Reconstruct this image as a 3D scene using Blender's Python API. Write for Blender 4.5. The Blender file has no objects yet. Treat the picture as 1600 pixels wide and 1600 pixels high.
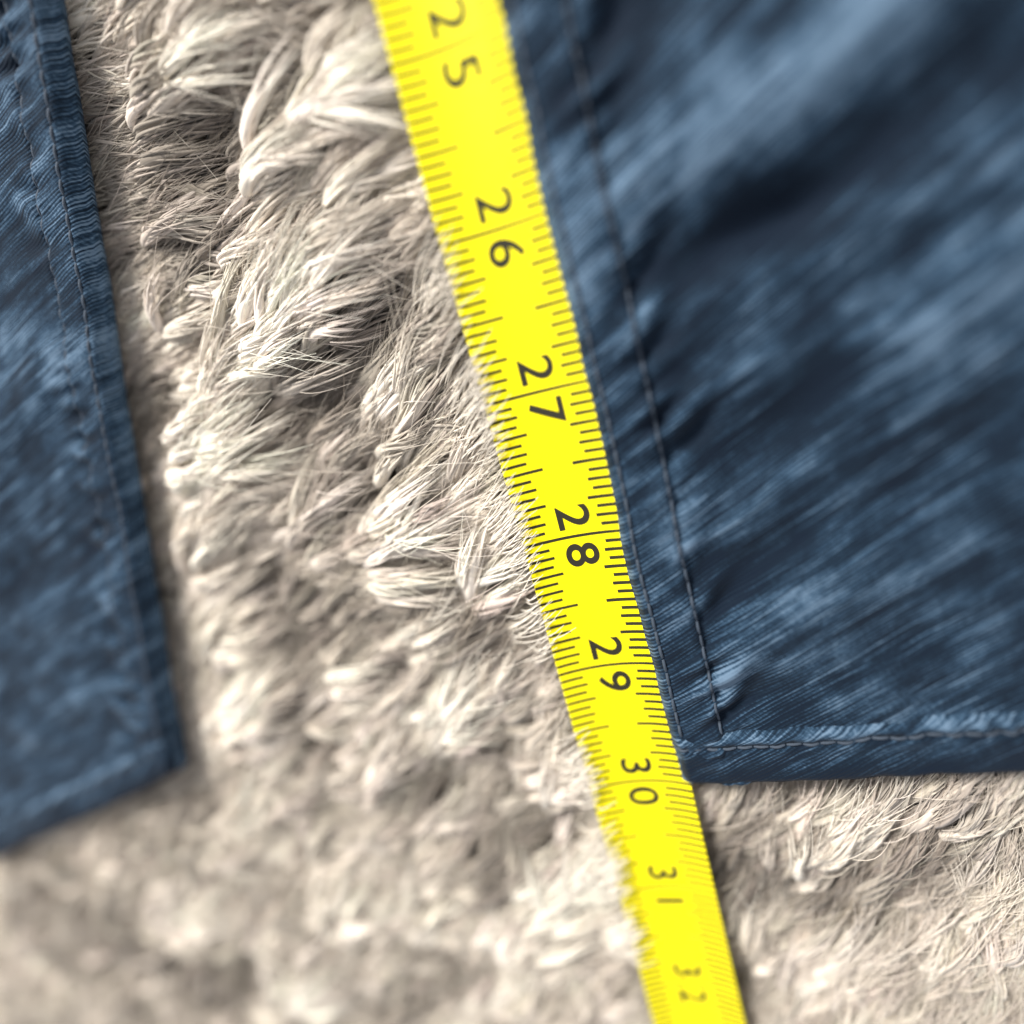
import bpy, math, random
import numpy as np
from mathutils import Vector, Matrix
random.seed(7); rng = np.random.default_rng(11)
S = bpy.context.scene
C = S.collection
MM = 0.001

# ------------------------------------------------------------------ camera
# Pinhole solved from the tape: its inch lines and its edges give two vanishing points.
F = 1047.0                                   # focal length in pixels of the 1600 px frame
V1 = Vector((1068, -3917, -F)); V2 = Vector((-3250, -606, -F))
N = V1.cross(V2).normalized()
if N.z < 0: N = -N
UPY = (Vector((0, 1, 0)) - N * N.y).normalized()
UPX = UPY.cross(N)
R = Matrix((UPX, UPY, N))                    # camera space -> world space
PILE = 11 * MM                               # carpet pile height
TZ = PILE + 2.2 * MM                         # height of the tape plane
def ray(px, py): return R @ Vector((px - 800, -(py - 800), -F))
def hit(px, py, H):                          # camera at height H over the plane
    d = ray(px, py); t = -H / d.z
    return Vector((d.x * t, d.y * t, 0))
a0, b0 = hit(782, 356, 1.0), hit(1078, 1543, 1.0)
H = 6 * 25.4 * MM / (b0 - a0).length         # six inches between those two lines
CAM = Vector((0, 0, TZ + H))
def g(px, py, z=TZ):                         # point of the photo at height z
    d = ray(px, py); t = (z - CAM.z) / d.z
    return Vector((d.x * t, d.y * t, z))
cam_d = bpy.data.cameras.new('camera'); cam = bpy.data.objects.new('camera', cam_d); C.objects.link(cam)
cam.matrix_world = Matrix.Translation(CAM) @ R.to_4x4()
cam_d.sensor_width = 36; cam_d.lens = 36 * F / 1600
cam_d.clip_start = 0.005; cam_d.clip_end = 20
FOC = (Vector(g(860, 700)) - CAM).dot(R @ Vector((0, 0, -1)))
cam_d.dof.use_dof = True
cam_d.dof.focus_distance = FOC * 1.05
cam_d.dof.aperture_fstop = (cam_d.lens * MM) / (0.0100)     # wide open
S.camera = cam

# ------------------------------------------------------------------ light
S.view_settings.view_transform = 'Standard'; S.view_settings.look = 'None'
S.view_settings.gamma = 1; S.view_settings.use_curve_mapping = False
S.view_settings.exposure = 0.27
w = bpy.data.worlds.new('World'); S.world = w; w.use_nodes = True
w.node_tree.nodes['Background'].inputs[0].default_value = (0.97, 0.97, 1.0, 1)
w.node_tree.nodes['Background'].inputs[1].default_value = 0.60
def area(name, loc, target, size, power, col):
    d = bpy.data.lights.new(name, 'AREA'); d.size = size; d.energy = power; d.color = col
    o = bpy.data.objects.new(name, d); C.objects.link(o); o.location = loc
    o.rotation_euler = (Vector(target) - Vector(loc)).to_track_quat('-Z', 'Y').to_euler()
    return o
area('window_light', (-0.85, 1.15, 1.05), (0, 0, 0), 0.42, 60, (1.0, 0.95, 0.87))

# ------------------------------------------------------------------ helpers
def mesh_obj(name, V, Fc, mat, parent=None, smooth=True, attrs=None):
    V = np.asarray(V, dtype=np.float32); Fc = np.asarray(Fc, dtype=np.int32)
    me = bpy.data.meshes.new(name); k = Fc.shape[1]
    me.vertices.add(len(V)); me.vertices.foreach_set('co', V.ravel())
    me.loops.add(Fc.size); me.loops.foreach_set('vertex_index', Fc.ravel())
    me.polygons.add(len(Fc)); me.polygons.foreach_set('loop_start', np.arange(0, Fc.size, k, dtype=np.int32))
    me.polygons.foreach_set('loop_total', np.full(len(Fc), k, dtype=np.int32))
    me.update(calc_edges=True)
    me.polygons.foreach_set('use_smooth', np.full(len(Fc), smooth))
    for an, (ty, arr) in (attrs or {}).items():
        a = me.attributes.new(an, ty, 'POINT')
        if ty == 'FLOAT': a.data.foreach_set('value', np.asarray(arr, np.float32).ravel())
        elif ty == 'FLOAT_COLOR': a.data.foreach_set('color', np.asarray(arr, np.float32).ravel())
        else: a.data.foreach_set('vector', np.asarray(arr, np.float32).ravel())
    me.materials.append(mat)
    o = bpy.data.objects.new(name, me); C.objects.link(o)
    if parent: o.parent = parent; o.matrix_parent_inverse = parent.matrix_basis.inverted()
    return o
def thing(name, label, cat, loc):
    o = bpy.data.objects.new(name, None); o.empty_display_size = 0.01
    C.objects.link(o); o.location = loc; o['label'] = label; o['category'] = cat
    return o
def grid_faces(nu, nv, off=0):
    i = np.arange(nu - 1)[:, None] * nv + np.arange(nv - 1)[None, :]
    i = i.ravel() + off
    return np.stack([i, i + nv, i + nv + 1, i + 1], 1)
def tubes(P, rad, sides):
    """P (n, rings, 3) centre lines, rad (n, rings): all tubes as one vertex and face array."""
    n, r, _ = P.shape
    T = np.gradient(P, axis=1); T /= np.linalg.norm(T, axis=2, keepdims=True) + 1e-12
    ref = np.zeros_like(T); ref[..., 0] = 0.31; ref[..., 1] = -0.52; ref[..., 2] = 0.79
    A = np.cross(T, ref); A /= np.linalg.norm(A, axis=2, keepdims=True) + 1e-12
    B = np.cross(T, A)
    th = np.arange(sides) * 2 * math.pi / sides
    V = P[:, :, None] + rad[:, :, None, None] * (np.cos(th)[None, None, :, None] * A[:, :, None] + np.sin(th)[None, None, :, None] * B[:, :, None])
    V = V.reshape(-1, 3)
    base = (np.arange(n)[:, None, None] * r + np.arange(r - 1)[None, :, None]) * sides
    s = np.arange(sides)[None, None, :]; s2 = (s + 1) % sides
    Fc = np.stack([base + s, base + s2, base + sides + s2, base + sides + s], -1).reshape(-1, 4)
    return V, Fc
def vnoise(x, y, seed):                       # smooth value noise, about -1..1
    r = np.random.default_rng(seed); G = r.uniform(-1, 1, (256, 256))
    xi = np.floor(x).astype(int); yi = np.floor(y).astype(int); fx = x - xi; fy = y - yi
    fx = fx * fx * (3 - 2 * fx); fy = fy * fy * (3 - 2 * fy)
    q = lambda a, b: G[a % 256, b % 256]
    return (q(xi, yi) * (1 - fx) + q(xi + 1, yi) * fx) * (1 - fy) + (q(xi, yi + 1) * (1 - fx) + q(xi + 1, yi + 1) * fx) * fy
def ss(a, b, x):
    t = np.clip((x - a) / (b - a), 0, 1); return t * t * (3 - 2 * t)

class NT:
    def __init__(s, name):
        s.m = bpy.data.materials.new(name); s.m.use_nodes = True; s.t = s.m.node_tree
        s.b = s.t.nodes['Principled BSDF']
    def n(s, ty, **kw):
        x = s.t.nodes.new(ty)
        for k, v in kw.items():
            if k in x.inputs: x.inputs[k].default_value = v
            else: setattr(x, k, v)
        return x
    def l(s, a, b): s.t.links.new(a, b)
    def mul(s, a, b, op='MULTIPLY'):
        x = s.t.nodes.new('ShaderNodeMath'); x.operation = op
        for i, q in enumerate((a, b)):
            if isinstance(q, (int, float)): x.inputs[i].default_value = q
            else: s.l(q, x.inputs[i])
        return x.outputs[0]

# ------------------------------------------------------------------ materials
def mat_yarn():
    k = NT('wool_yarn')
    a = k.n('ShaderNodeAttribute', attribute_name='tint')
    al = k.n('ShaderNodeAttribute', attribute_name='strand')
    nz = k.n('ShaderNodeTexNoise', Scale=1.0, Detail=3.0); k.l(al.outputs['Vector'], nz.inputs['Vector'])
    mr = k.n('ShaderNodeMapRange'); mr.inputs[1].default_value = 0.3; mr.inputs[2].default_value = 0.7; mr.inputs[3].default_value = 0.74; mr.inputs[4].default_value = 1.14
    k.l(nz.outputs['Fac'], mr.inputs[0])
    mx = k.n('ShaderNodeVectorMath', operation='SCALE')
    k.l(a.outputs['Color'], mx.inputs[0]); k.l(mr.outputs[0], mx.inputs['Scale'])
    k.l(mx.outputs[0], k.b.inputs['Base Color'])
    bp = k.n('ShaderNodeBump', Strength=0.5, Distance=0.00025)
    k.l(nz.outputs['Fac'], bp.inputs['Height']); k.l(bp.outputs[0], k.b.inputs['Normal'])
    k.b.inputs['Roughness'].default_value = 0.62
    k.b.inputs['Sheen Weight'].default_value = 0.35; k.b.inputs['Sheen Roughness'].default_value = 0.4
    k.b.inputs['Specular IOR Level'].default_value = 0.35
    return k.m
def mat_backing():
    k = NT('carpet_backing')
    nz = k.n('ShaderNodeTexNoise', Scale=400.0, Detail=4.0); tc = k.n('ShaderNodeTexCoord'); k.l(tc.outputs['Object'], nz.inputs['Vector'])
    cr = k.n('ShaderNodeValToRGB'); k.l(nz.outputs['Fac'], cr.inputs[0])
    cr.color_ramp.elements[0].color = (0.16, 0.135, 0.11, 1); cr.color_ramp.elements[1].color = (0.36, 0.31, 0.26, 1)
    k.l(cr.outputs[0], k.b.inputs['Base Color']); k.b.inputs['Roughness'].default_value = 0.95
    return k.m
def mat_denim():
    k = NT('indigo_denim')
    uv = k.n('ShaderNodeAttribute', attribute_name='cloth')      # cloth coordinates in mm
    wear_shade = k.n('ShaderNodeAttribute', attribute_name='wear_shade')  # fading of the cloth, plus painted highlight and shade on the hem
    def layer(ang, sx, sy, scale, detail, seed, rough=0.6):
        mp = k.n('ShaderNodeMapping'); mp.inputs['Rotation'].default_value = (0, 0, math.radians(ang))
        mp2 = k.n('ShaderNodeMapping'); mp2.inputs['Scale'].default_value = (sx, sy, 1); mp2.inputs['Location'].default_value = (seed, seed * 2, 0)
        k.l(uv.outputs['Vector'], mp.inputs['Vector']); k.l(mp.outputs[0], mp2.inputs['Vector'])
        nz = k.n('ShaderNodeTexNoise', Scale=scale, Detail=detail, Roughness=rough); k.l(mp2.outputs[0], nz.inputs['Vector'])
        return nz.outputs['Fac']
    A = TWILL
    s1 = layer(A, 0.07, 2.3, 1.0, 4.0, 3.1)        # fine long slubs along the twill
    s2 = layer(A, 0.05, 0.42, 1.0, 3.0, 9.7)        # broader streaks
    s4 = layer(A - 35, 3.6, 1.1, 1.0, 2.0, 1.7)       # broken weft flecks
    s3 = layer(0, 0.09, 0.09, 1.0, 3.0, 5.3)          # cloudy fading
    # twill wale
    mp = k.n('ShaderNodeMapping'); mp.inputs['Rotation'].default_value = (0, 0, math.radians(A))
    k.l(uv.outputs['Vector'], mp.inputs['Vector'])
    wv = k.n('ShaderNodeTexWave', wave_type='BANDS', bands_direction='Y', Scale=0.50, Distortion=0.5, Detail=2.0)
    wv.inputs['Detail Scale'].default_value = 1.0
    k.l(mp.outputs[0], wv.inputs['Vector'])
    f = k.mul(k.mul(k.mul(s1, 0.5, 'SUBTRACT'), 1.7), k.mul(k.mul(s4, 0.5, 'SUBTRACT'), 0.9), 'ADD')
    f = k.mul(f, k.mul(k.mul(s2, 0.5, 'SUBTRACT'), 1.5), 'ADD')
    f = k.mul(f, k.mul(k.mul(s3, 0.5, 'SUBTRACT'), 1.15), 'ADD')
    f = k.mul(f, k.mul(k.mul(wv.outputs['Fac'], 0.5, 'SUBTRACT'), 0.36), 'ADD')
    f = k.mul(f, wear_shade.outputs['Fac'], 'ADD')
    cr = k.n('ShaderNodeValToRGB'); k.l(f, cr.inputs[0])
    e = cr.color_ramp.elements
    e[0].position = 0.0; e[0].color = (0.0025, 0.008, 0.019, 1)
    e[1].position = 1.0; e[1].color = (0.102, 0.160, 0.236, 1)
    for p, c in ((0.3, (0.0040, 0.0115, 0.023)), (0.55, (0.0115, 0.0295, 0.057)), (0.78, (0.036, 0.073, 0.123))):
        x = e.new(p); x.color = (*c, 1)
    k.l(cr.outputs[0], k.b.inputs['Base Color'])
    hsum = k.mul(k.mul(s1, 0.8), k.mul(k.mul(wv.outputs['Fac'], 0.5), k.mul(s4, 0.6), 'ADD'), 'ADD')
    bp = k.n('ShaderNodeBump', Strength=0.4, Distance=0.0003); k.l(hsum, bp.inputs['Height']); k.l(bp.outputs[0], k.b.inputs['Normal'])
    k.b.inputs['Roughness'].default_value = 0.8; k.b.inputs['Specular IOR Level'].default_value = 0.12
    k.b.inputs['Sheen Weight'].default_value = 0.05
    return k.m
def mat_plain(name, col, rough, bump=0.0, scale=600, spec=0.5):
    k = NT(name)
    nz = k.n('ShaderNodeTexNoise', Scale=float(scale), Detail=3.0); tc = k.n('ShaderNodeTexCoord'); k.l(tc.outputs['Object'], nz.inputs['Vector'])
    mr = k.n('ShaderNodeMapRange'); mr.inputs[3].default_value = 0.93; mr.inputs[4].default_value = 1.05; k.l(nz.outputs['Fac'], mr.inputs[0])
    rg = k.n('ShaderNodeRGB'); rg.outputs[0].default_value = (*col, 1)
    mx = k.n('ShaderNodeVectorMath', operation='SCALE'); k.l(rg.outputs[0], mx.inputs[0]); k.l(mr.outputs[0], mx.inputs['Scale'])
    k.l(mx.outputs[0], k.b.inputs['Base Color'])
    if bump:
        bp = k.n('ShaderNodeBump', Strength=bump, Distance=0.0002); k.l(nz.outputs['Fac'], bp.inputs['Height']); k.l(bp.outputs[0], k.b.inputs['Normal'])
    k.b.inputs['Roughness'].default_value = rough; k.b.inputs['Specular IOR Level'].default_value = spec
    return k.m

# ------------------------------------------------------------------ jeans
HEM_Z = PILE + 1.0 * MM
def lerp(a, b, t): return a + (b - a) * t
# inner edge of the near leg runs under the tape; its hem crosses to the right
PR = g(1062, 1212, HEM_Z); PR_up = g(775, 0, HEM_Z); PR_side = g(1397, 1196, HEM_Z)
PL = g(286, 1196, HEM_Z); PL_up = g(196, 640, HEM_Z); PL_side = g(150, 1262, HEM_Z)
def frame(P, up, side):
    e2 = (up - P).normalized(); e1 = (side - P).normalized(); return P, e1, e2
# twill direction in cloth coordinates: seen in the photo as climbing to the right
def cloth_angle(fr, p, q, z=HEM_Z):
    d = g(*q, z) - g(*p, z); P, e1, e2 = fr
    m = np.array([[e1.x, e2.x], [e1.y, e2.y]]); s = np.linalg.solve(m, np.array([d.x, d.y]))
    return math.degrees(math.atan2(s[1], s[0]))
FR_R = frame(PR, PR_up, PR_side)
TWILL = -cloth_angle(FR_R, (1100, 800), (1300, 660))
M_DENIM = mat_denim()
M_THREAD = mat_plain('navy_topstitch_thread', (0.036, 0.052, 0.078), 0.8, 0.5, 3000)

FOLDS_R = [  # photo pixels from -> to, half width mm, height mm, wear of the ridge
    ((930, 360), (1420, -20), 7.5, 2.6, 0.30),
    ((1010, 430), (1230, 330), 4.5, -2.3, -0.28),
    ((1230, 330), (1520, 130), 6.5, -2.4, -0.30),
    ((1180, 420), (1450, 310), 3.6, 1.2, 0.16),
    ((1160, 690), (1310, 600), 6.0, -1.8, -0.26),
    ((1040, 560), (1400, 430), 5.5, -1.0, -0.12),
    ((1070, 620), (1260, 520), 3.2, 1.0, 0.10),
    ((1060, 840), (1180, 780), 3.5, 1.2, 0.20),
    ((1120, 900), (1240, 840), 3.5, -1.1, -0.20),
    ((1130, 1010), (1420, 830), 5.0, 1.0, 0.12),
    ((1200, 1080), (1420, 1000), 4.0, -0.7, -0.10),
    ((880, 120), (1010, -20), 4.5, -1.2, -0.18),
    ((1010, 60), (1100, -40), 4.0, -1.4, -0.25),
    ((1390, 760), (1560, 640), 7.0, -1.6, -0.14),
    ((1420, 520), (1640, 330), 8.0, 2.2, 0.22),
]
FOLDS_L = [((60, 900), (210, 800), 5.0, -1.2, -0.12), ((60, 1130), (200, 1060), 4.0, 1.0, 0.10), ((-50, 700), (180, 560), 7.0, 1.8, 0.18)]
def build_leg(fr, width, length, sgn, folds, seed, parent):
    P, e1, e2 = fr
    step = 0.0005
    nu = int(width / step); nv = int(length / step)
    tu = np.linspace(0, 1, nu); u = tu ** 1.15 * width
    v = np.linspace(0, length, nv)
    U, Vv = np.meshgrid(u, v, indexing='ij')
    um, vm = U * 1000, Vv * 1000
    # wavy edge of worn cloth
    wob = (0.7 * vnoise(vm / 22, vm * 0 + 3.3, seed + 5) + 0.25 * vnoise(vm / 6, vm * 0 + 8.3, seed + 6)) * np.exp(-um / 12)
    hob = (0.6 * vnoise(um / 16, um * 0 + 1.3, seed + 8) + 0.3 * vnoise(um / 4.2, um * 0 + 6.3, seed + 9)) * np.exp(-vm / 9)
    X = P.x + e1.x * (U + wob * MM) + e2.x * (Vv + hob * MM); Y = P.y + e1.y * (U + wob * MM) + e2.y * (Vv + hob * MM)
    h = np.zeros_like(U); wear_shade = np.full_like(U, 0.45)
    # folds
    for a, b, wd, ht, wr in folds:
        A, B = g(*a, HEM_Z), g(*b, HEM_Z); d = np.array([B.x - A.x, B.y - A.y]); L = np.linalg.norm(d); d /= L
        s = (X - A.x) * d[0] + (Y - A.y) * d[1]; t = -(X - A.x) * d[1] + (Y - A.y) * d[0]
        over = np.maximum(np.maximum(-s, s - L), 0)
        bend = 1.8 * MM * vnoise(s / 0.018, s * 0 + wd, seed + 21)
        k = np.exp(-((t + bend) / (wd * MM)) ** 2 - (over / (wd * 1.2 * MM)) ** 2)
        h += ht * k; wear_shade += 1.3 * wr * k
    # general softness and fine crumple across the twill
    h += 0.9 * vnoise(um / 26, vm / 19, seed) + 0.35 * vnoise(um / 9, vm / 7, seed + 1) + 0.10 * vnoise(um / 3.1, vm / 2.6, seed + 2)
    wear_shade += 0.07 * vnoise(um / 9, vm / 7, seed + 1) + 0.08 * vnoise(um / 3.1, vm / 2.6, seed + 2)
    # felled inseam: raised band of layered cloth 0..9 mm from the edge, roped by its stitching
    band = ss(0.0, 1.0, um) * (1 - ss(8.6, 10.4, um))
    h = h * (0.35 + 0.65 * ss(2, 22, um)) * (0.35 + 0.65 * ss(4, 26, vm))
    h += 1.1 * band * ss(2, 8, vm)
    ph = vm / 5.4 + 0.9 * vnoise(vm / 13, vm * 0 + 2, seed + 3)
    rope = np.sin(2 * math.pi * (ph - um / 11.0)) * np.exp(-((um - 10.0) / 4.2) ** 2) * (0.55 + 0.45 * vnoise(vm / 11, vm * 0 + 5, seed + 4))
    h += 0.85 * rope; wear_shade += 0.20 * rope
    for q_ in range(int(length * 1000 / 9)):                   # puckers drawn in by the seam
        v0 = 14 + q_ * 9.6 + 3 * math.sin(q_ * 2.3 + seed); u0 = 14.5 + 1.6 * math.sin(q_ * 1.7)
        s_ = ((um - u0) + (vm - v0)) * .7071; t_ = (-(um - u0) + (vm - v0)) * .7071
        kk = np.exp(-(s_ / 5.0) ** 2 - (t_ / 2.1) ** 2) * (0.7 + 0.3 * math.sin(q_ * 4.1)) * (1 if sgn > 0 else .35); h -= 1.6 * kk; wear_shade -= 0.46 * kk  # each pucker hollow is sunk and its colour darkened
        t2 = t_ - 3.6; kk = np.exp(-(s_ / 4.5) ** 2 - (t2 / 1.5) ** 2); h += 0.6 * kk; wear_shade += 0.24 * kk
    groove = np.exp(-((um - 9.6) / 0.7) ** 2); h -= 0.55 * groove; wear_shade -= 0.12 * groove
    groove2 = np.exp(-((um - 2.6) / 0.5) ** 2); h -= 0.30 * groove2
    wear_shade += 0.20 * np.exp(-(um / 1.3) ** 2)
    # the leg thins towards the hem fold, and curls down over its inner edge
    h += 2.6
    h = h * ss(-1.2, 3.5, um + 1.0)
    # hidden end under the hem band
    Z = HEM_Z + h * MM
    da = math.radians(-TWILL - (cloth_angle(fr, (120, 1000), (280, 890)) if sgn > 0 else 180 - cloth_angle(fr, (120, 1000), (280, 890)))) if sgn < 0 else 0.0
    ca, sa = math.cos(da), math.sin(da)
    cloth = np.stack([um * sgn * ca - vm * sa, um * sgn * sa + vm * ca, um * 0], -1).reshape(-1, 3)
    Vt = np.stack([X, Y, Z], -1).reshape(-1, 3)
    Fc = grid_faces(nu, nv)
    # underside rim so that the cloth has thickness
    rim = []
    def skirt(idx, off):
        nonlocal Vt, cloth, wear_shade_f, Fc
        n0 = len(Vt); low = Vt[idx].copy(); low[:, :2] += off; low[:, 2] = HEM_Z - 2.0 * MM
        mid = Vt[idx].copy(); mid[:, :2] -= np.array(off) * 0.9; mid[:, 2] = (mid[:, 2] + HEM_Z - 0.6 * MM) / 2
        Vt = np.vstack([Vt, mid, low]); cloth = np.vstack([cloth, cloth[idx] - [0.8 * sgn, 0, 0], cloth[idx] - [2.0 * sgn, 0, 0]])
        wear_shade_f = np.concatenate([wear_shade_f, wear_shade_f[idx], wear_shade_f[idx]])
        n = len(idx); a = idx; m = n0 + np.arange(n); lo = n0 + n + np.arange(n)
        Fc = np.vstack([Fc, np.stack([a[:-1], a[1:], m[1:], m[:-1]], 1), np.stack([m[:-1], m[1:], lo[1:], lo[:-1]], 1)])
    wear_shade_f = wear_shade.ravel()
    skirt(np.arange(nv), np.array([e1.x, e1.y]) * 0.9 * MM)              # inner edge (u = 0)
    skirt(np.arange(nu) * nv, np.array([e2.x, e2.y]) * 1.2 * MM)         # hem end (v = 0)
    leg = mesh_obj('leg', Vt, Fc, M_DENIM, parent, attrs={'cloth': ('FLOAT_VECTOR', cloth), 'wear_shade': ('FLOAT', wear_shade_f)})
    # height lookup for things sewn on the leg
    def top(uu, vv_):
        iu = np.clip((np.clip(uu, 0, width) / width) ** (1 / 1.15) * (nu - 1), 0, nu - 1).astype(int)
        iv = np.clip(vv_ / length * (nv - 1), 0, nv - 1).astype(int)
        return X[iu, iv], Y[iu, iv], Z[iu, iv]
    # ---- hem: a doubled band of cloth 11 mm deep round the leg end, roped, its ridge faded and painted with a highlight
    hw = 11.0
    nu2 = int(width * 1000 / 0.4); nr = 44
    uu = np.linspace(-0.3, width * 1000, nu2); tr = np.linspace(0, 1, nr)
    UU, TR = np.meshgrid(uu, tr, indexing='ij')
    vv2 = -0.8 + (hw + 0.8) * TR
    rope_h = 0.6 * np.sin(2 * math.pi * (UU / 6.3 + 0.8 * vnoise(UU / 15, UU * 0 + 4, seed + 12) + vv2 / 9.0))
    rope_h = rope_h * (0.55 + 0.6 * vnoise(UU / 9, UU * 0 + 2, seed + 16)) + 0.35 * vnoise(UU / 3.7, vv2 / 5, seed + 17)
    hh = 4.1 + 0.55 * rope_h * np.exp(-((vv2 - 9.3) / 3.2) ** 2) + 0.45 * vnoise(UU / 12, vv2 / 9, seed + 13) + 0.16 * vnoise(UU / 3, vv2 / 2.6, seed + 14)
    hh += 0.35 * np.exp(-((vv2 - 9.9) / 2.2) ** 2) - 0.5 * np.exp(-((vv2 - 8.0) / 0.6) ** 2)
    hh *= ss(-1.6, 1.6, vv2 + 0.3) ** 0.6
    hh = np.where(vv2 > hw - 1.8, hh - 1.9 * ((vv2 - (hw - 1.8)) / 1.8) ** 2, hh)
    hh *= ss(-1.3, 2.2, UU)
    wob_h = (0.6 * vnoise(UU / 16, UU * 0 + 1.3, seed + 8) + 0.3 * vnoise(UU / 4.2, UU * 0 + 6.3, seed + 9))
    wob_e = 0.7 * vnoise(vv2 / 22, vv2 * 0 + 3.3, seed + 5) * np.exp(-UU / 12)
    XX = P.x + e1.x * (UU + wob_e) * MM + e2.x * (vv2 + wob_h) * MM
    YY = P.y + e1.y * (UU + wob_e) * MM + e2.y * (vv2 + wob_h) * MM
    ZZ = HEM_Z + (hh - 0.4) * MM
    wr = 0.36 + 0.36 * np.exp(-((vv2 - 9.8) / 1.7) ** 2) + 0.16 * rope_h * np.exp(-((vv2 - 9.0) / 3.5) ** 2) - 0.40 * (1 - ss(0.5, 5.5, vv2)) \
        - 0.20 * np.exp(-((vv2 - 8.0) / 0.7) ** 2) + 0.12 * np.exp(-((vv2 + 0.2) / 0.5) ** 2)  # highlight on the ridge and shade on the lower hem, painted as colour
    Vh = np.stack([XX, YY, ZZ], -1).reshape(-1, 3); ch = np.stack([UU * sgn + 40, vv2 - 20, UU * 0], -1).reshape(-1, 3); wf = wr.ravel()
    Fh = grid_faces(nu2, nr)
    for idx, off in ((np.arange(nu2) * nr, (e2.x * 1.2, e2.y * 1.2)), (np.arange(nr), (e1.x * .8, e1.y * .8))):
        n0 = len(Vh); low = Vh[idx].copy(); low[:, 0] += off[0] * MM; low[:, 1] += off[1] * MM; low[:, 2] = HEM_Z - 2.5 * MM
        Vh = np.vstack([Vh, low]); ch = np.vstack([ch, ch[idx]]); wf = np.concatenate([wf, wf[idx] - 0.1])
        m = n0 + np.arange(len(idx)); Fh = np.vstack([Fh, np.stack([idx[:-1], idx[1:], m[1:], m[:-1]], 1)])
    hem = mesh_obj('hem', Vh, Fh, M_DENIM, leg, attrs={'cloth': ('FLOAT_VECTOR', ch), 'wear_shade': ('FLOAT', wf)})
    hem.matrix_parent_inverse = Matrix.Identity(4); hem.parent = leg
    # ---- stitches: short bent lengths of thread lying in the seam grooves
    def stitches(name, cx, cy, cz, par, every=2.7 * MM, rad=0.27 * MM):
        # cx,cy,cz dense path
        pts = np.stack([cx, cy, cz], 1); L = np.concatenate([[0], np.cumsum(np.linalg.norm(np.diff(pts, axis=0), axis=1))])
        n = int(L[-1] / every); r = 7; st = (np.arange(n) * every)[:, None] + np.linspace(0, every * 0.84, r)[None]
        Pp = np.stack([np.interp(st, L, pts[:, i]) for i in range(3)], -1)
        Pp[..., 2] += (0.34 * np.sin(np.linspace(0, math.pi, r)) - 0.16)[None] * MM
        Vs, Fs = tubes(Pp, np.full((n, r), rad), 8)
        o = mesh_obj(name, Vs, Fs, M_THREAD, par); o.matrix_parent_inverse = Matrix.Identity(4)
    vs = np.linspace(11.5 * MM, length, 900)
    for uo in (9.6, 2.6):
        x, y, z = top(np.full_like(vs, uo * MM), vs); k = np.ones(9) / 9; z = np.convolve(np.pad(z, 4, 'edge'), k, 'valid')
        stitches('seam_stitching', x, y, z + 0.1 * MM, leg)
    j = int(round((8.0 + 0.8) / (hw + 0.8) * (nr - 1)))
    x, y, z = XX[:, j], YY[:, j], ZZ[:, j]
    stitches('hem_stitching', x, y, z + 0.1 * MM, hem)
    return leg

jeans = thing('jeans', 'faded dark blue denim jeans laid flat on the carpet, hems towards the bottom', 'jeans', (PR.x, PR.y, HEM_Z))
bpy.context.view_layer.update()
build_leg(FR_R, 0.125, 0.215, 1, FOLDS_R, 40, jeans)
build_leg(frame(PL, PL_up, PL_side), 0.085, 0.215, -1, FOLDS_L, 90, jeans)

# ------------------------------------------------------------------ tape measure
A = g(781, 356); B = g(1079, 1543)
td = (B - A).normalized(); tn = Vector((-td.y, td.x, 0))          # tn points to the right in the photo
if (tn.dot(g(900, 356) - A)) < 0: tn = -tn
INCH = 25.4 * MM; TW = 19.05 * MM; SAG = 1.9 * MM
S0, S1 = -4.6 * INCH, 9.0 * INCH                                   # along the blade from inch line A
def blade(s, t, lift=0.0):
    """s metres along, t metres across (-TW/2..TW/2): point on the blade, cupped up at its edges."""
    z = TZ + SAG * (2 * t / TW) ** 2 - 0.5 * SAG + lift
    z = z + 0.25 * MM * np.sin(s / 0.031 + 1.0)
    return np.stack([A.x + td.x * s + tn.x * t, A.y + td.y * s + tn.y * t, z], -1)
M_YEL = mat_plain('yellow_tape_enamel', (0.90, 0.79, 0.0015), 0.50, 0.12, 500, 0.22)
M_INK = mat_plain('black_tape_ink', (0.024, 0.022, 0.014), 0.7, 0.0, 2500, 0.2)
tape = thing('tape_measure', 'bright yellow tape measure with black inch marks lying along the right leg of the jeans', 'tape measure', tuple(A))
bpy.context.view_layer.update()
sg = np.linspace(S0, S1, 420); tg = np.linspace(-TW / 2, TW / 2, 41)
SS, TT = np.meshgrid(sg, tg, indexing='ij')
top_ = blade(SS, TT).reshape(-1, 3); bot = blade(SS, TT, -0.14 * MM).reshape(-1, 3)
Fb = grid_faces(420, 41); n = len(top_)
side1 = np.stack([np.arange(419) * 41, (np.arange(419) + 1) * 41, (np.arange(419) + 1) * 41 + n, np.arange(419) * 41 + n], 1)
side2 = side1 + 40
mesh_obj('blade', np.vstack([top_, bot]), np.vstack([Fb[:, ::-1], Fb + n, side1, side2]), M_YEL, tape)
V_, F_ = [], []
def strip(s, ta, tb, wd):
    k = 9 if abs(tb - ta) < 9 * MM else 25
    t = np.linspace(ta, tb, k)
    a = blade(np.full(k, s - wd / 2), t, 0.07 * MM); b = blade(np.full(k, s + wd / 2), t, 0.07 * MM)
    o = sum(len(x) for x in V_); V_.append(np.vstack([a, b]))
    i = np.arange(k - 1); F_.append(np.stack([o + i, o + i + 1, o + k + i + 1, o + k + i], 1))
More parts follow.
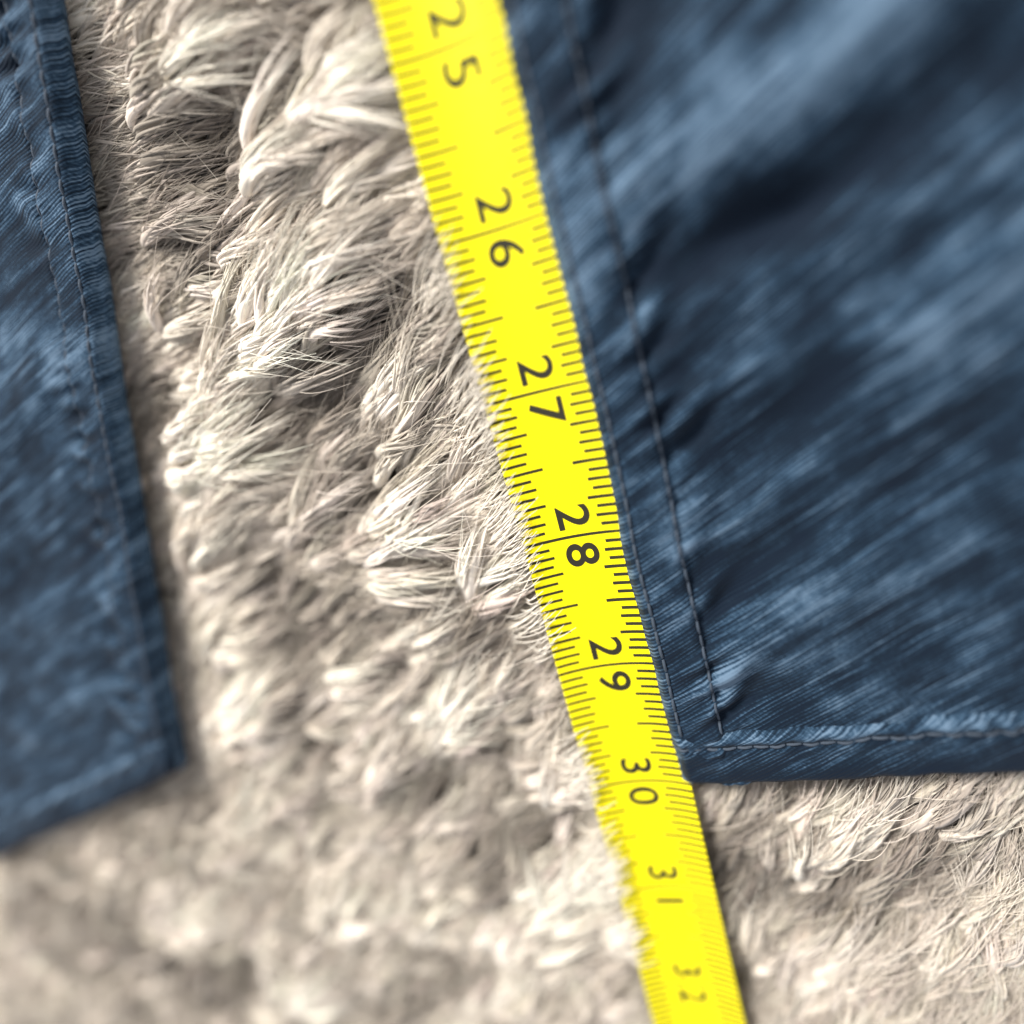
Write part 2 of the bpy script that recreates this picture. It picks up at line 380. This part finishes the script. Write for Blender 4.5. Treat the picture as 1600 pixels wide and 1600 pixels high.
for q in range(int(S0 / INCH * 16) + 2, int(S1 / INCH * 16) - 1):
    s = q * INCH / 16
    if q % 16 == 0: strip(s, -TW / 2 + .05 * MM, TW / 2 - .05 * MM, 0.5 * MM); continue
    ln = 6.4 if q % 8 == 0 else 5.3 if q % 4 == 0 else 4.5 if q % 2 == 0 else 4.0
    for sg_ in (-1, 1):
        e = sg_ * (TW / 2 - .05 * MM); strip(s, e, e - sg_ * (ln + (0 if sg_ < 0 else 1.0)) * MM, (0.48 if sg_ < 0 else 0.60) * MM)
mesh_obj('scale_marks', np.vstack(V_), np.vstack(F_), M_INK, tape, smooth=False)
def digit_mesh(ch, height):
    cu = bpy.data.curves.new('digit', 'FONT'); cu.body = ch; cu.size = height / 0.70; cu.offset = height * 0.02
    cu.resolution_u = 6; o = bpy.data.objects.new('digit', cu); C.objects.link(o)
    dg = bpy.context.evaluated_depsgraph_get(); me = bpy.data.meshes.new_from_object(o.evaluated_get(dg))
    bpy.data.objects.remove(o); bpy.data.curves.remove(cu)
    return me
DH = 5.6 * MM
for k in range(-4, 9):
    num = str(26 + k)
    for i, ch in enumerate(num):
        me = digit_mesh(ch, DH); co = np.array([v.co[:] for v in me.vertices])
        wdt = co[:, 0].max() - co[:, 0].min(); cxm = (co[:, 0].max() + co[:, 0].min()) / 2; cym = (co[:, 1].max() + co[:, 1].min()) / 2
        s = k * INCH + (-1 if i == 0 else 1) * 3.5 * MM + (co[:, 0] - cxm) * 1.15
        t = (co[:, 1] - cym)
        P3 = blade(s, t, 0.07 * MM)
        me.vertices.foreach_set('co', P3.astype(np.float32).ravel()); me.materials.append(M_INK); me.update()
        o = bpy.data.objects.new('numeral', me); C.objects.link(o); o.parent = tape; o.matrix_parent_inverse = tape.matrix_basis.inverted()

# ------------------------------------------------------------------ carpet
xs = (-0.33, 0.33); ys = (-0.36, 0.30)
k = 60
GX, GY = np.meshgrid(np.linspace(-1.2, 1.2, k), np.linspace(-1.2, 1.2, k), indexing='ij')
fl = mesh_obj('carpet', np.stack([GX, GY, GX * 0], -1).reshape(-1, 3), grid_faces(k, k), mat_backing())
fl['kind'] = 'structure'; fl['label'] = 'pale beige and grey shaggy wool carpet the jeans lie on'

# heather tufts, with highlights and shaded gaps painted into the colour: pixel, radius mm, tint (+ pale, - brown)
SPOTS = [(290, 90, 5, .9), (240, 60, 4, .8), (385, 210, 5, 1.0), (480, 110, 6, .7), (500, 260, 3, .6), (430, 480, 9, 1.1), (410, 540, 5, .7), (290, 720, 8, 1.0),
         (270, 850, 6, .8), (610, 830, 6, 1.0), (590, 910, 4, .7), (780, 910, 5, .8), (760, 700, 6, .6), (690, 800, 4, .5), (930, 1390, 9, 1.1), (860, 1440, 7, .9), (800, 1490, 5, .7),
         (540, 1440, 6, .7), (700, 1140, 7, .8), (380, 1110, 7, .6), (600, 1230, 5, .5), (660, 1000, 5, .5), (640, 1100, 4, .4), (1340, 1330, 8, .6), (1160, 1300, 6, .4), (990, 1490, 5, .6),
         (480, 1580, 8, .7), (1250, 1520, 6, .4), (240, 330, 6, .6), (240, 1420, 6, .5), (620, 560, 6, .6), (560, 450, 4, .4), (920, 1240, 5, .6), (640, 250, 6, .5),
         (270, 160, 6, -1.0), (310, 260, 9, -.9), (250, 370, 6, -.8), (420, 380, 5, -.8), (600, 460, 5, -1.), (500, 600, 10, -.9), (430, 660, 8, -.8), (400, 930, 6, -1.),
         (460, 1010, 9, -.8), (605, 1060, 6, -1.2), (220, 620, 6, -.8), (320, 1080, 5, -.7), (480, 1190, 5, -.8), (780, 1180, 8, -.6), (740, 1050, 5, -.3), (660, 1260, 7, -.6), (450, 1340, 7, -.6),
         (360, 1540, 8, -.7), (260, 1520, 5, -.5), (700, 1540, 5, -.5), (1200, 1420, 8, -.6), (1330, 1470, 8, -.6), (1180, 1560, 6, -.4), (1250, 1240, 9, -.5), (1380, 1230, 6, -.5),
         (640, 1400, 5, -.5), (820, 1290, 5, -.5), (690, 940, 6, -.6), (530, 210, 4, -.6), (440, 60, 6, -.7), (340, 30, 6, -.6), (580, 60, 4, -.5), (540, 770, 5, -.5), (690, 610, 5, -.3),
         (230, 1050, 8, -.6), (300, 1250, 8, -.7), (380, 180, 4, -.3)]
def build_pile():
    sp = 2.9 * MM
    X, Y = np.meshgrid(np.arange(xs[0], xs[1], sp), np.arange(ys[0], ys[1], sp), indexing='ij')
    X = X.ravel() + rng.uniform(-.45, .45, X.size) * sp; Y = Y.ravel() + rng.uniform(-.45, .45, Y.size) * sp
    # keep what stands in and a good margin round the frame, thin it under the middle of the legs
    def inside(fr, w):
        P, e1, e2 = fr; m = np.linalg.inv(np.array([[e1.x, e2.x], [e1.y, e2.y]]))
        a = m[0, 0] * (X - P.x) + m[0, 1] * (Y - P.y); b = m[1, 0] * (X - P.x) + m[1, 1] * (Y - P.y)
        return (a > 16 * MM) & (b > 16 * MM) & (a < w) & (b < 0.20)
    cov = inside(FR_R, 0.115) | inside(frame(PL, PL_up, PL_side), 0.075)
    # photo pixel of each tuft
    Rt = np.array(R.transposed()); D = np.stack([X, Y, np.full_like(X, PILE)], 1) - np.array(CAM)
    c = D @ Rt.T; px = 800 + F * c[:, 0] / -c[:, 2]; py = 800 - F * c[:, 1] / -c[:, 2]
    keep = (~cov) & (px > -260) & (px < 1860) & (py > -260) & (py < 1860)
    X, Y, px, py = X[keep], Y[keep], px[keep], py[keep]; n = len(X)
    print('tufts', n)
    # lay of the pile: combed up and to the right as in the photo, steeper at the top
    th = np.radians(50 - 17 * np.clip(py / 1600, -.3, 1.3) + 9 * vnoise(X / .02, Y / .02, 5) )
    # turn that slant into directions on the floor
    D_ = np.stack([X, Y, np.full_like(X, PILE * .35)], 1) - np.array(CAM); c = D_ @ Rt.T
    qx_ = 800 + F * c[:, 0] / -c[:, 2] + 95 * np.cos(th); qy_ = 800 - F * c[:, 1] / -c[:, 2] - 95 * np.sin(th)
    d2 = np.stack([qx_ - 800, -(qy_ - 800), np.full_like(px, -F)], 1) @ np.array(R).T
    k_ = (PILE * .95 - CAM.z) / d2[:, 2]; dx, dy = d2[:, 0] * k_ - X, d2[:, 1] * k_ - Y
    l_ = np.hypot(dx, dy); dx, dy = dx / l_, dy / l_
    jit = np.radians(rng.normal(0, 12, n) + 16 * vnoise(X / .011, Y / .011, 15)); dx, dy = dx * np.cos(jit) - dy * np.sin(jit), dx * np.sin(jit) + dy * np.cos(jit)
    tone = 0.02 + 0.46 * vnoise(X / .010, Y / .010, 1) + 0.3 * vnoise(X / .02 + 7, Y / .02, 2) + rng.normal(0, .16, n)
    lift = 0.22 * vnoise(X / .007, Y / .007, 3)
    al_, ac_ = (X * dx.mean() + Y * dy.mean()), (-X * dy.mean() + Y * dx.mean())
    tone += 0.42 * vnoise(al_ / .020, ac_ / .0065, 33)
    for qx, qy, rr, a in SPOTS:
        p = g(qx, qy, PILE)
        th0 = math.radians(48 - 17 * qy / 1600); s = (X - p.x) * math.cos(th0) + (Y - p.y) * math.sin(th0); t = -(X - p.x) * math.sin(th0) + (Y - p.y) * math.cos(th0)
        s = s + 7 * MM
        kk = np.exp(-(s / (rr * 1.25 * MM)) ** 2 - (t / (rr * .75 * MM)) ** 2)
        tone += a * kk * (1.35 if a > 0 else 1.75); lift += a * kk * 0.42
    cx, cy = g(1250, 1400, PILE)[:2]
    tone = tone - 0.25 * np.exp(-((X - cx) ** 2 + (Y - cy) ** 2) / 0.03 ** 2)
    hgt = PILE * np.clip(0.86 + lift + rng.normal(0, .07, n), 0.45, 1.25)
    # press the pile down where jeans and tape rest on it
    def edge_press(fr, w, dd):
        P, e1, e2 = fr; m = np.linalg.inv(np.array([[e1.x, e2.x], [e1.y, e2.y]]))
        a = m[0, 0] * (X - P.x) + m[0, 1] * (Y - P.y); b = m[1, 0] * (X - P.x) + m[1, 1] * (Y - P.y)
        # tips lean by up to about 9 mm along the lay
        return (a > -4 * MM) & (b > -9 * MM) & (a < w) & (b < dd)
    pr = edge_press(FR_R, 0.13, 0.22) | edge_press(frame(PL, PL_up, PL_side), 0.09, 0.22)
    hgt = np.where(pr, np.minimum(hgt, PILE * 0.72), hgt)
    tt = (X - A.x) * tn.x + (Y - A.y) * tn.y
    near = (tt > -TW / 2 - 11 * MM) & (tt < TW / 2 + 3 * MM)
    hgt = np.where(near, np.minimum(hgt, PILE * 0.86), hgt)
    lean = rng.uniform(12.0, 23, n) * MM * np.clip(1 + 0.4 * lift, .6, 1.5)
    r = 15; q = np.linspace(0, 1, r)
    rise = np.sin(np.clip(q * 1.15, 0, 1) * math.pi / 2)[None] ** 0.8 - 0.16 * np.clip((q - .72) / .28, 0, 1)[None] ** 2
    run = (q ** 1.7)[None]
    P = np.zeros((n, r, 3))
    curl = rng.uniform(-1.5, 1.5, n)[:, None] * MM * np.sin(q * math.pi * 1.3)[None]
    P[..., 0] = X[:, None] + dx[:, None] * lean[:, None] * run - dy[:, None] * curl
    P[..., 1] = Y[:, None] + dy[:, None] * lean[:, None] * run + dx[:, None] * curl
    P[..., 2] = hgt[:, None] * rise
    # colour of each tuft: heathered taupe to cream, plus painted highlights and shadowed hollows
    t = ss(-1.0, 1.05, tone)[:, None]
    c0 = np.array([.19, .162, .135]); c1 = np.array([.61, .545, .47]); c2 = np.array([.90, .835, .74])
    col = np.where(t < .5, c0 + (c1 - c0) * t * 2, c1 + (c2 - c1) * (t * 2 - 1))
    col *= (1 + rng.normal(0, .012, (n, 3)))
    VV, FF, CC, SC = [], [], [], []; off = 0; seedv = rng.uniform(0, 500, n)
    # a lock: a slim core with a dozen finer strands that open out towards their tips
    r = 11; q = np.linspace(0, 1, r); P0 = P; P = np.stack([np.stack([np.interp(q, np.linspace(0, 1, 15), P0[i, :, c]) for c in range(3)], -1) for i in range(n)])
    NS = 13
    for j in range(NS):
        core = j == 0; sd = 6 if core else 4
        ang = rng.uniform(0, 6.28, n)[:, None] + (q * rng.uniform(.4, 2.6))[None]
        rad = (0.0 if core else 1.0) * MM * np.sqrt(rng.uniform(.15, 1, n))[:, None] * (0.75 + 1.35 * q[None] ** 2)
        stretch = rng.uniform(.72, 1.12, n)[:, None]
        Q = P.copy(); Q[..., 0] = P[:, :1, 0] + (P[..., 0] - P[:, :1, 0]) * stretch; Q[..., 1] = P[:, :1, 1] + (P[..., 1] - P[:, :1, 1]) * stretch
        Q[..., 0] += rad * np.cos(ang) * -dy[:, None]; Q[..., 1] += rad * np.cos(ang) * dx[:, None]; Q[..., 2] += rad * np.sin(ang) * .8
        cr_ = 0.16 * MM * np.sin(q[None] * rng.uniform(8, 18, n)[:, None] + rng.uniform(0, 6, n)[:, None]); Q[..., 0] -= cr_ * dy[:, None]; Q[..., 1] += cr_ * dx[:, None]
        prof = (0.8 + 0.35 * np.sin(np.clip(q * 1.1, 0, 1) * math.pi)) * (1 - np.clip((q - .45) / .55, 0, 1) ** 1.5 * 0.93)
        ra = ((1.0 if core else 0.36) * MM * rng.uniform(.7, 1.3, n))[:, None] * prof[None]
        v, f = tubes(Q, ra, sd); VV.append(v.astype(np.float32)); FF.append((f + off).astype(np.int32)); off += len(v)
        CC.append(np.repeat(col * (1 + rng.normal(0, .085, (n, 1))), r * sd, axis=0).astype(np.float32))
        th_ = np.arange(sd) * 2 * math.pi / sd
        sv = np.zeros((n, r, sd, 3), np.float32); sv[..., 0] = np.cos(th_) * 2.2 + seedv[:, None, None]; sv[..., 1] = np.sin(th_) * 2.2 + j * 9
        sv[..., 2] = (q * 1.6)[None, :, None]; SC.append(sv.reshape(-1, 3))
    # loose fibres standing off the yarn
    m = int(n * 5); ids = rng.integers(0, n, m); r2 = 7; q2 = np.linspace(0, 1, r2)
    st = rng.integers(3, 9, m); o = P[ids, st] + rng.normal(0, 1.1, (m, 3)) * MM * [1, 1, .3]
    aj = rng.normal(0, .22, m); ddx = dx[ids] * np.cos(aj) - dy[ids] * np.sin(aj); ddy = dx[ids] * np.sin(aj) + dy[ids] * np.cos(aj)
    L = rng.uniform(6, 15, m) * MM; bx = rng.normal(0, 1.2, m) * MM
    Q = np.zeros((m, r2, 3)); Q[..., 0] = o[:, 0:1] + (ddx * L)[:, None] * q2 - (ddy * bx)[:, None] * q2 ** 2
    Q[..., 1] = o[:, 1:2] + (ddy * L)[:, None] * q2 + (ddx * bx)[:, None] * q2 ** 2
    Q[..., 2] = o[:, 2:3] + (rng.uniform(.9, 3.0, m) * MM)[:, None] * np.sin(q2 * math.pi * .8) + rng.uniform(-.2, 1.4, m)[:, None] * MM 
    Q[..., 2] = np.where(pr[ids][:, None], np.minimum(Q[..., 2], PILE * .8), Q[..., 2])
    v, f = tubes(Q, np.full((m, r2), 0.085 * MM) * (1 - .6 * q2), 3); VV.append(v); FF.append(f + off); off += len(v)
    CC.append(np.repeat(np.clip(col[ids] * 1.12, 0, .95), r2 * 3, axis=0)); SC.append(np.zeros((m * r2 * 3, 3)) + 3.3)
    Va = np.vstack(VV)                                          # what lies on the pile presses it down
    t_ = (Va[:, 0] - A.x) * tn.x + (Va[:, 1] - A.y) * tn.y
    lim = np.where((t_ > -TW / 2 - 1.6 * MM) & (t_ < TW / 2 + 1 * MM), TZ - SAG * .5 - .5 * MM, 9.0)
    for fr in (FR_R, frame(PL, PL_up, PL_side)):
        P_, e1, e2 = fr; mi = np.linalg.inv(np.array([[e1.x, e2.x], [e1.y, e2.y]]))
        a_ = mi[0, 0] * (Va[:, 0] - P_.x) + mi[0, 1] * (Va[:, 1] - P_.y); b_ = mi[1, 0] * (Va[:, 0] - P_.x) + mi[1, 1] * (Va[:, 1] - P_.y)
        lim = np.minimum(lim, np.where((a_ > .6 * MM) & (b_ > .3 * MM), HEM_Z - .8 * MM, 9.0))
    Va[:, 2] = np.where(Va[:, 2] > lim, lim - .15 * (Va[:, 2] - lim), Va[:, 2])
    # a few combed-up fibres lie over the left edge of the tape
    ed = [(735, 640, 90), (765, 700, 60), (815, 865, 130), (860, 990, 50), (935, 1225, 110), (960, 1370, 140), (990, 1480, 120), (690, 470, 40)]
    Qs = []
    for ex, ey, cnt in ed:
        cnt = int(cnt * 0.8)
        p = g(ex, ey); s0 = (Vector(p) - A).dot(td)
        sv_ = s0 + rng.normal(0, 3.4, cnt) * MM; t0 = -TW / 2 - rng.uniform(2.0, 10, cnt) * MM; t1 = -TW / 2 + np.abs(rng.normal(0, 1.7, cnt)) * MM + .3 * MM
        qq = np.linspace(0, 1, 8)
        tq = t0[:, None] + (t1 - t0)[:, None] * qq; sq = sv_[:, None] - (tq - t0[:, None]) * rng.normal(.62, .22, cnt)[:, None] + rng.normal(0, .3, cnt)[:, None] * MM * np.sin(qq * 3.1)
        Z0 = PILE * .8; zt = TZ + SAG * .5 + .35 * MM
        zq = Z0 + (zt - Z0) * np.sin(np.clip(qq * 1.25, 0, 1) * math.pi / 2)[None] + rng.uniform(.0, .9, cnt)[:, None] * MM * np.sin(qq * 3.14)
        Qs.append(np.stack([A.x + td.x * sq + tn.x * tq, A.y + td.y * sq + tn.y * tq, zq], -1))
    Qs = np.vstack(Qs); v, f = tubes(Qs, np.tile(.12 * MM * (1 - .75 * np.linspace(0, 1, 8) ** 2), (len(Qs), 1)), 5)
    Va = np.vstack([Va, v]); FF.append(f + off); off += len(v)
    CC.append(np.repeat(np.array([[.84, .78, .69]]) * rng.uniform(.75, 1.05, (len(Qs), 1)), 40, axis=0)); SC.append(np.zeros((len(v), 3)) + 2.2)
    CC = np.vstack(CC); CC = np.hstack([np.clip(CC, .02, .97), np.ones((len(CC), 1))])
    o = mesh_obj('carpet_pile', Va, np.vstack(FF), mat_yarn(), attrs={'tint': ('FLOAT_COLOR', CC), 'strand': ('FLOAT_VECTOR', np.vstack(SC))})
    o['kind'] = 'stuff'; o['label'] = 'twisted cream and taupe wool tufts of the shaggy carpet, combed to one side'; o['category'] = 'carpet'
build_pile()
print('H mm', H * 1000, 'focus', FOC)
